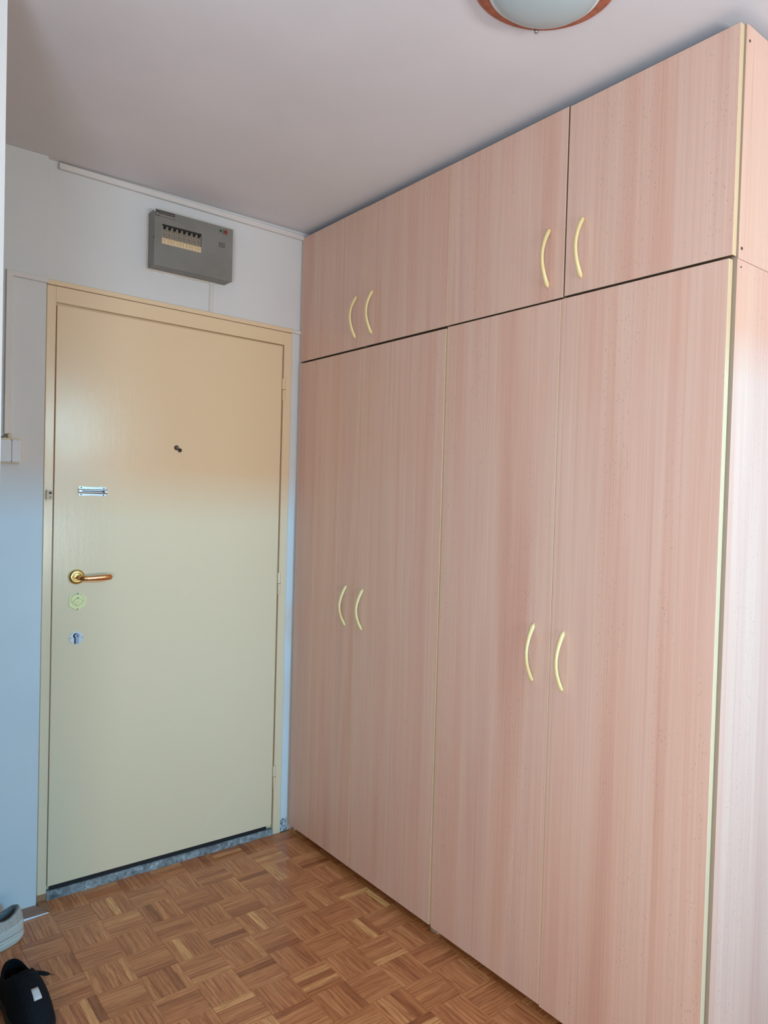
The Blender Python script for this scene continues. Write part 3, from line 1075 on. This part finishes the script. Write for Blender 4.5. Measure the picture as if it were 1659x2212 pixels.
def shoe(name, loc, rot, label, mats, heel_h, pair_side=1, sole_t=0.030, L=0.285, wh=0.036, wf=0.050, heel_kick=0.0, ow=0.028):
    upm, lin_m, solem, lacem = mats
    root = empty(name, loc, label, 'shoe')
    root.rotation_euler = (0, 0, rot)
    N = 72

    def ring_open(t):
        a = 2 * math.pi * t
        u = (1 - math.cos(a)) / 2
        x = 0.012 + 0.128 * u
        s = math.sin(a)
        y = (abs(s) ** 0.8) * (1 if s >= 0 else -1) * ow
        z = heel_h - 0.022 * math.sin(math.pi * min(1, u * 1.15)) ** 1.0 + 0.018 * u ** 2
        return x, y, z

    def surf(t, k):
        """k 0 = sole seam, 1 = collar"""
        x0, y0, u = outline(t, L, wh, wf)
        xo, yo, zo = ring_open(t)
        zs = sole_t + 0.006 * (u ** 3)
        toe = max(0.0, (u - 0.45) / 0.55)
        ph = k ** (1.0 + 0.0 * toe)
        bulge = math.sin(math.pi * k) * (0.008 + 0.004 * toe)
        x = x0 + (xo - x0) * (k ** (1.0 + 0.25 * toe)) - (bulge * 0.5 * (1 - u) if u < 0.3 else 0)
        y = y0 + (yo - y0) * (k ** 1.35)
        rise = 1 - (1 - k) ** (1.15 + 1.2 * toe)
        z = zs + (zo - zs) * rise
        return x, y, z

    def build(name_, fn, ks, m, parent, close_first=False, close_last=False, smooth=True):
        bm = bmesh.new()
        rings = [[bm.verts.new(fn(i / N, k)) for i in range(N)] for k in ks]
        for a, b in zip(rings, rings[1:]):
            for i in range(N):
                bm.faces.new([a[i], a[(i + 1) % N], b[(i + 1) % N], b[i]])
        if close_first:
            bm.faces.new(list(reversed(rings[0])))
        if close_last:
            bm.faces.new(rings[-1])
        bmesh.ops.recalc_face_normals(bm, faces=bm.faces)
        me = bpy.data.meshes.new(name_)
        bm.to_mesh(me)
        bm.free()
        me.materials.append(m)
        if smooth:
            me.polygons.foreach_set('use_smooth', [True] * len(me.polygons))
        o_ = bpy.data.objects.new(name_, me)
        COL.objects.link(o_)
        o_.parent = parent
        return o_
    # sole: layered, flared, with a groove
    prof = [(0.0, 0.0, -0.003), (0.10, 0.0, 0.0), (0.35, 0.0, 0.003), (0.52, 0.0, 0.0028), (0.56, 0.0, 0.0012), (0.60, 0.0, 0.0028), (0.85, 0.0, 0.002), (1.0, 0.0, 0.0)]

    def sole(t, k):
        x0, y0, u = outline(t, L, wh, wf)
        kk, _, fl_ = prof[k]
        a = 2 * math.pi * t
        zb = 0.012 * max(0, (u - 0.72) / 0.28) ** 2 + heel_kick * max(0, (0.12 - u) / 0.12) ** 2
        wavy = 0.004 * math.sin(u * 9.0)
        zt = sole_t + 0.006 * u ** 3 + (0.010 * (1 - u) ** 3) * 0.6
        z = zb + (zt - zb) * kk + (wavy if 0.3 < kk < 0.8 else 0)
        nx, ny = -math.cos(a), math.sin(a)
        return x0 + nx * fl_, y0 + ny * fl_, z
    build('sole', sole, range(len(prof)), solem, root, True, True)
    up = build('upper', surf, [0.0, .06, .14, .24, .36, .5, .64, .78, .9, 0.97, 1.0], upm, root)

    def liner(t, k):
        xo, yo, zo = ring_open(t)
        cxm = 0.076
        ins = [0.0, 0.0035, 0.006, 0.004, 0.002][k]
        dz = [0.0, 0.0025, -0.004, -0.030, -1][k]
        f = 1 - ins / (ow + .003)
        z = zo + dz if dz > -1 else sole_t + 0.003
        return cxm + (xo - cxm) * f, yo * f, z
    build('lining', liner, [0, 1, 2, 3, 4], lin_m, root, False, True)
    # tongue
    bm = bmesh.new()
    rows = []
    for i in range(9):
        s = i / 8
        x = 0.205 - 0.085 * s
        z = surf(0.5, 1.0)[2] - 0.034 * (1 - s) ** 1.1 + 0.002
        wd = 0.019 + 0.003 * s
        rows.append([(x + 0.004 * s, wd * q, z - 0.006 * q * q) for q in (-1, -.5, 0, .5, 1)])
    V_ = [[bm.verts.new(p) for p in r] for r in rows]
    W_ = [[bm.verts.new((p[0], p[1], p[2] - .005)) for p in r] for r in rows]
    for A in (V_, W_):
        for a, b in zip(A, A[1:]):
            for k in range(4):
                bm.faces.new([a[k], a[k + 1], b[k + 1], b[k]])
    edge = [V_[i][0] for i in range(9)] + V_[8][1:] + [V_[i][4] for i in range(7, -1, -1)] + V_[0][3:0:-1]
    edgw = [W_[i][0] for i in range(9)] + W_[8][1:] + [W_[i][4] for i in range(7, -1, -1)] + W_[0][3:0:-1]
    for k in range(len(edge)):
        bm.faces.new([edge[k], edge[(k + 1) % len(edge)], edgw[(k + 1) % len(edge)], edgw[k]])
    bmesh.ops.recalc_face_normals(bm, faces=bm.faces)
    me = bpy.data.meshes.new('tongue')
    bm.to_mesh(me)
    bm.free()
    me.materials.append(upm)
    me.polygons.foreach_set('use_smooth', [True] * len(me.polygons))
    o_ = bpy.data.objects.new('tongue', me)
    COL.objects.link(o_)
    o_.parent = root
    # laces
    for q in range(5):
        x = 0.150 + q * 0.015
        z = surf(0.5, 1.0)[2] - 0.034 * ((x - 0.120) / 0.085) ** 1.1 + 0.010
        bm = bmesh.new()
        tube(bm, [(x - .004, -0.027, z - .012), (x - .002, -0.018, z), (x, 0, z + .0035), (x + .002, 0.018, z), (x + .004, 0.027, z - .012)], [(.0035, .0016)] * 5, 8, up=Vector((1, 0, 0)))
        bmesh.ops.recalc_face_normals(bm, faces=bm.faces)
        me = bpy.data.meshes.new('lace')
        bm.to_mesh(me)
        bm.free()
        me.materials.append(lacem)
        me.polygons.foreach_set('use_smooth', [True] * len(me.polygons))
        o_ = bpy.data.objects.new('lace', me)
        COL.objects.link(o_)
        o_.parent = root
    return root, surf


def mat_fabric(name, a, b, sc=160, rough=0.9):
    m = Mat(name, a, rough, spec=0.2)
    v = m.coord((1, 1, 1))
    m.base(m.ramp(m.noise(v, sc, 3, 0.6), [(0.40, a), (0.62, b)]))
    m.bump(m.noise(v, sc * 2, 2), 0.4, 0.0012)
    return m.m


def local_mesh(name, bm, m, parent, smooth=True):
    bmesh.ops.recalc_face_normals(bm, faces=bm.faces)
    me = bpy.data.meshes.new(name)
    bm.to_mesh(me)
    bm.free()
    me.materials.append(m)
    if smooth:
        me.polygons.foreach_set('use_smooth', [True] * len(me.polygons))
    o_ = bpy.data.objects.new(name, me)
    COL.objects.link(o_)
    o_.parent = parent
    return o_


def patch(surf, t0, t1, k0, k1, off, m, name, parent, nt=10, nk=6):
    """panel following the upper, standing proud of it"""
    bm = bmesh.new()
    c0 = Vector((0.11, 0, 0.03))
    g = []
    for i in range(nt + 1):
        row = []
        for j in range(nk + 1):
            t, k = t0 + (t1 - t0) * i / nt, k0 + (k1 - k0) * j / nk
            p = Vector(surf(t % 1, k))
            e = 1e-3
            d1 = Vector(surf((t + e) % 1, k)) - p
            d2 = Vector(surf(t % 1, min(1, k + e))) - Vector(surf(t % 1, min(1, k + e) - e))
            nrm = d1.cross(d2).normalized()
            if nrm.dot(p - c0) < 0:
                nrm = -nrm
            row.append((bm.verts.new(p + nrm * off), bm.verts.new(p - nrm * .0005)))
        g.append(row)
    for i in range(nt):
        for j in range(nk):
            bm.faces.new([g[i][j][0], g[i + 1][j][0], g[i + 1][j + 1][0], g[i][j + 1][0]])
    rim = [(i, 0) for i in range(nt)] + [(nt, j) for j in range(nk)] + [(i, nk) for i in range(nt, 0, -1)] + [(0, j) for j in range(nk, 0, -1)]
    for a, b in zip(rim, rim[1:] + rim[:1]):
        bm.faces.new([g[a[0]][a[1]][0], g[a[0]][a[1]][1], g[b[0]][b[1]][1], g[b[0]][b[1]][0]])
    return local_mesh(name, bm, m, parent)


M_GREY_UP = mat_fabric('grey_beige_mesh_fabric', (172, 162, 150), (196, 188, 176), 240)
M_GREY_LN = mat_fabric('grey_lining', (112, 112, 110), (128, 128, 126))
M_GREY_SL = Mat('off_white_rubber', (214, 210, 194), 0.5).m
M_PALE = Mat('pale_grey_overlay', (204, 200, 188), 0.5).m
M_BLK_UP = mat_fabric('black_knit_fabric', (16, 18, 22), (24, 27, 31), 200)
M_BLK_LN = mat_fabric('black_lining', (8, 9, 12), (13, 14, 17))
M_BLK_SL = Mat('black_rubber', (22, 24, 28), 0.6).m

s1, sf1 = shoe('sneaker', (-1.0165, -0.190, 0.0), math.radians(196), 'grey-beige sneaker with thick off-white sole by the wall', (M_GREY_UP, M_GREY_LN, M_GREY_SL, M_PALE), 0.106, sole_t=0.031, heel_kick=0.008, wh=0.040, wf=0.050, ow=0.032)
patch(sf1, 0.03, 0.24, 0.02, 0.42, 0.0018, M_PALE, 'side_overlay', s1, 16)
patch(sf1, -0.24, -0.03, 0.02, 0.42, 0.0018, M_PALE, 'side_overlay', s1, 16)
patch(sf1, -0.035, 0.035, 0.30, 0.98, 0.0016, mat_fabric('speckled_heel_knit', (150, 134, 124), (206, 196, 184), 420), 'heel_panel', s1)

s2, sf2 = shoe('sneaker', (-1.096, -0.452, 0.0), math.radians(-84), 'black knit sneaker with a white side tag and a loose lace on the parquet', (M_BLK_UP, M_BLK_LN, M_BLK_SL, M_BLK_UP), 0.090, sole_t=0.022, wh=0.042, wf=0.050, ow=0.034)
o = patch(sf2, 0.484, 0.512, 0.40, 0.60, 0.0025, Mat('white_woven_tag', (198, 196, 194), 0.7).m, 'side_tag', s2, 6, 4)
o['label'] = 'small white woven tag'
bm = bmesh.new()
tube(bm, [(0.122, 0.020, 0.094), (0.131, 0.029, 0.094), (0.140, 0.038, 0.093), (0.150, 0.047, 0.091), (0.156, 0.053, 0.090), (0.158, 0.055, 0.090)],
     [(.0050, .0030), (.0060, .0040), (.0065, .0045), (.0065, .0045), (.0040, .0030), (.0012, .0012)], 8, up=Vector((0.7, -0.7, 0)))
local_mesh('loose_lace', bm, M_BLK_UP, s2)['label'] = 'loose black lace end'
bm = bmesh.new()
tube(bm, [(0.157, 0.054, 0.090), (0.168, 0.064, 0.0885)], .0013, 8)
local_mesh('aglet', bm, Mat('copper_aglet', (120, 62, 38), 0.3, 0.6).m, s2)['label'] = 'thin copper lace tip'
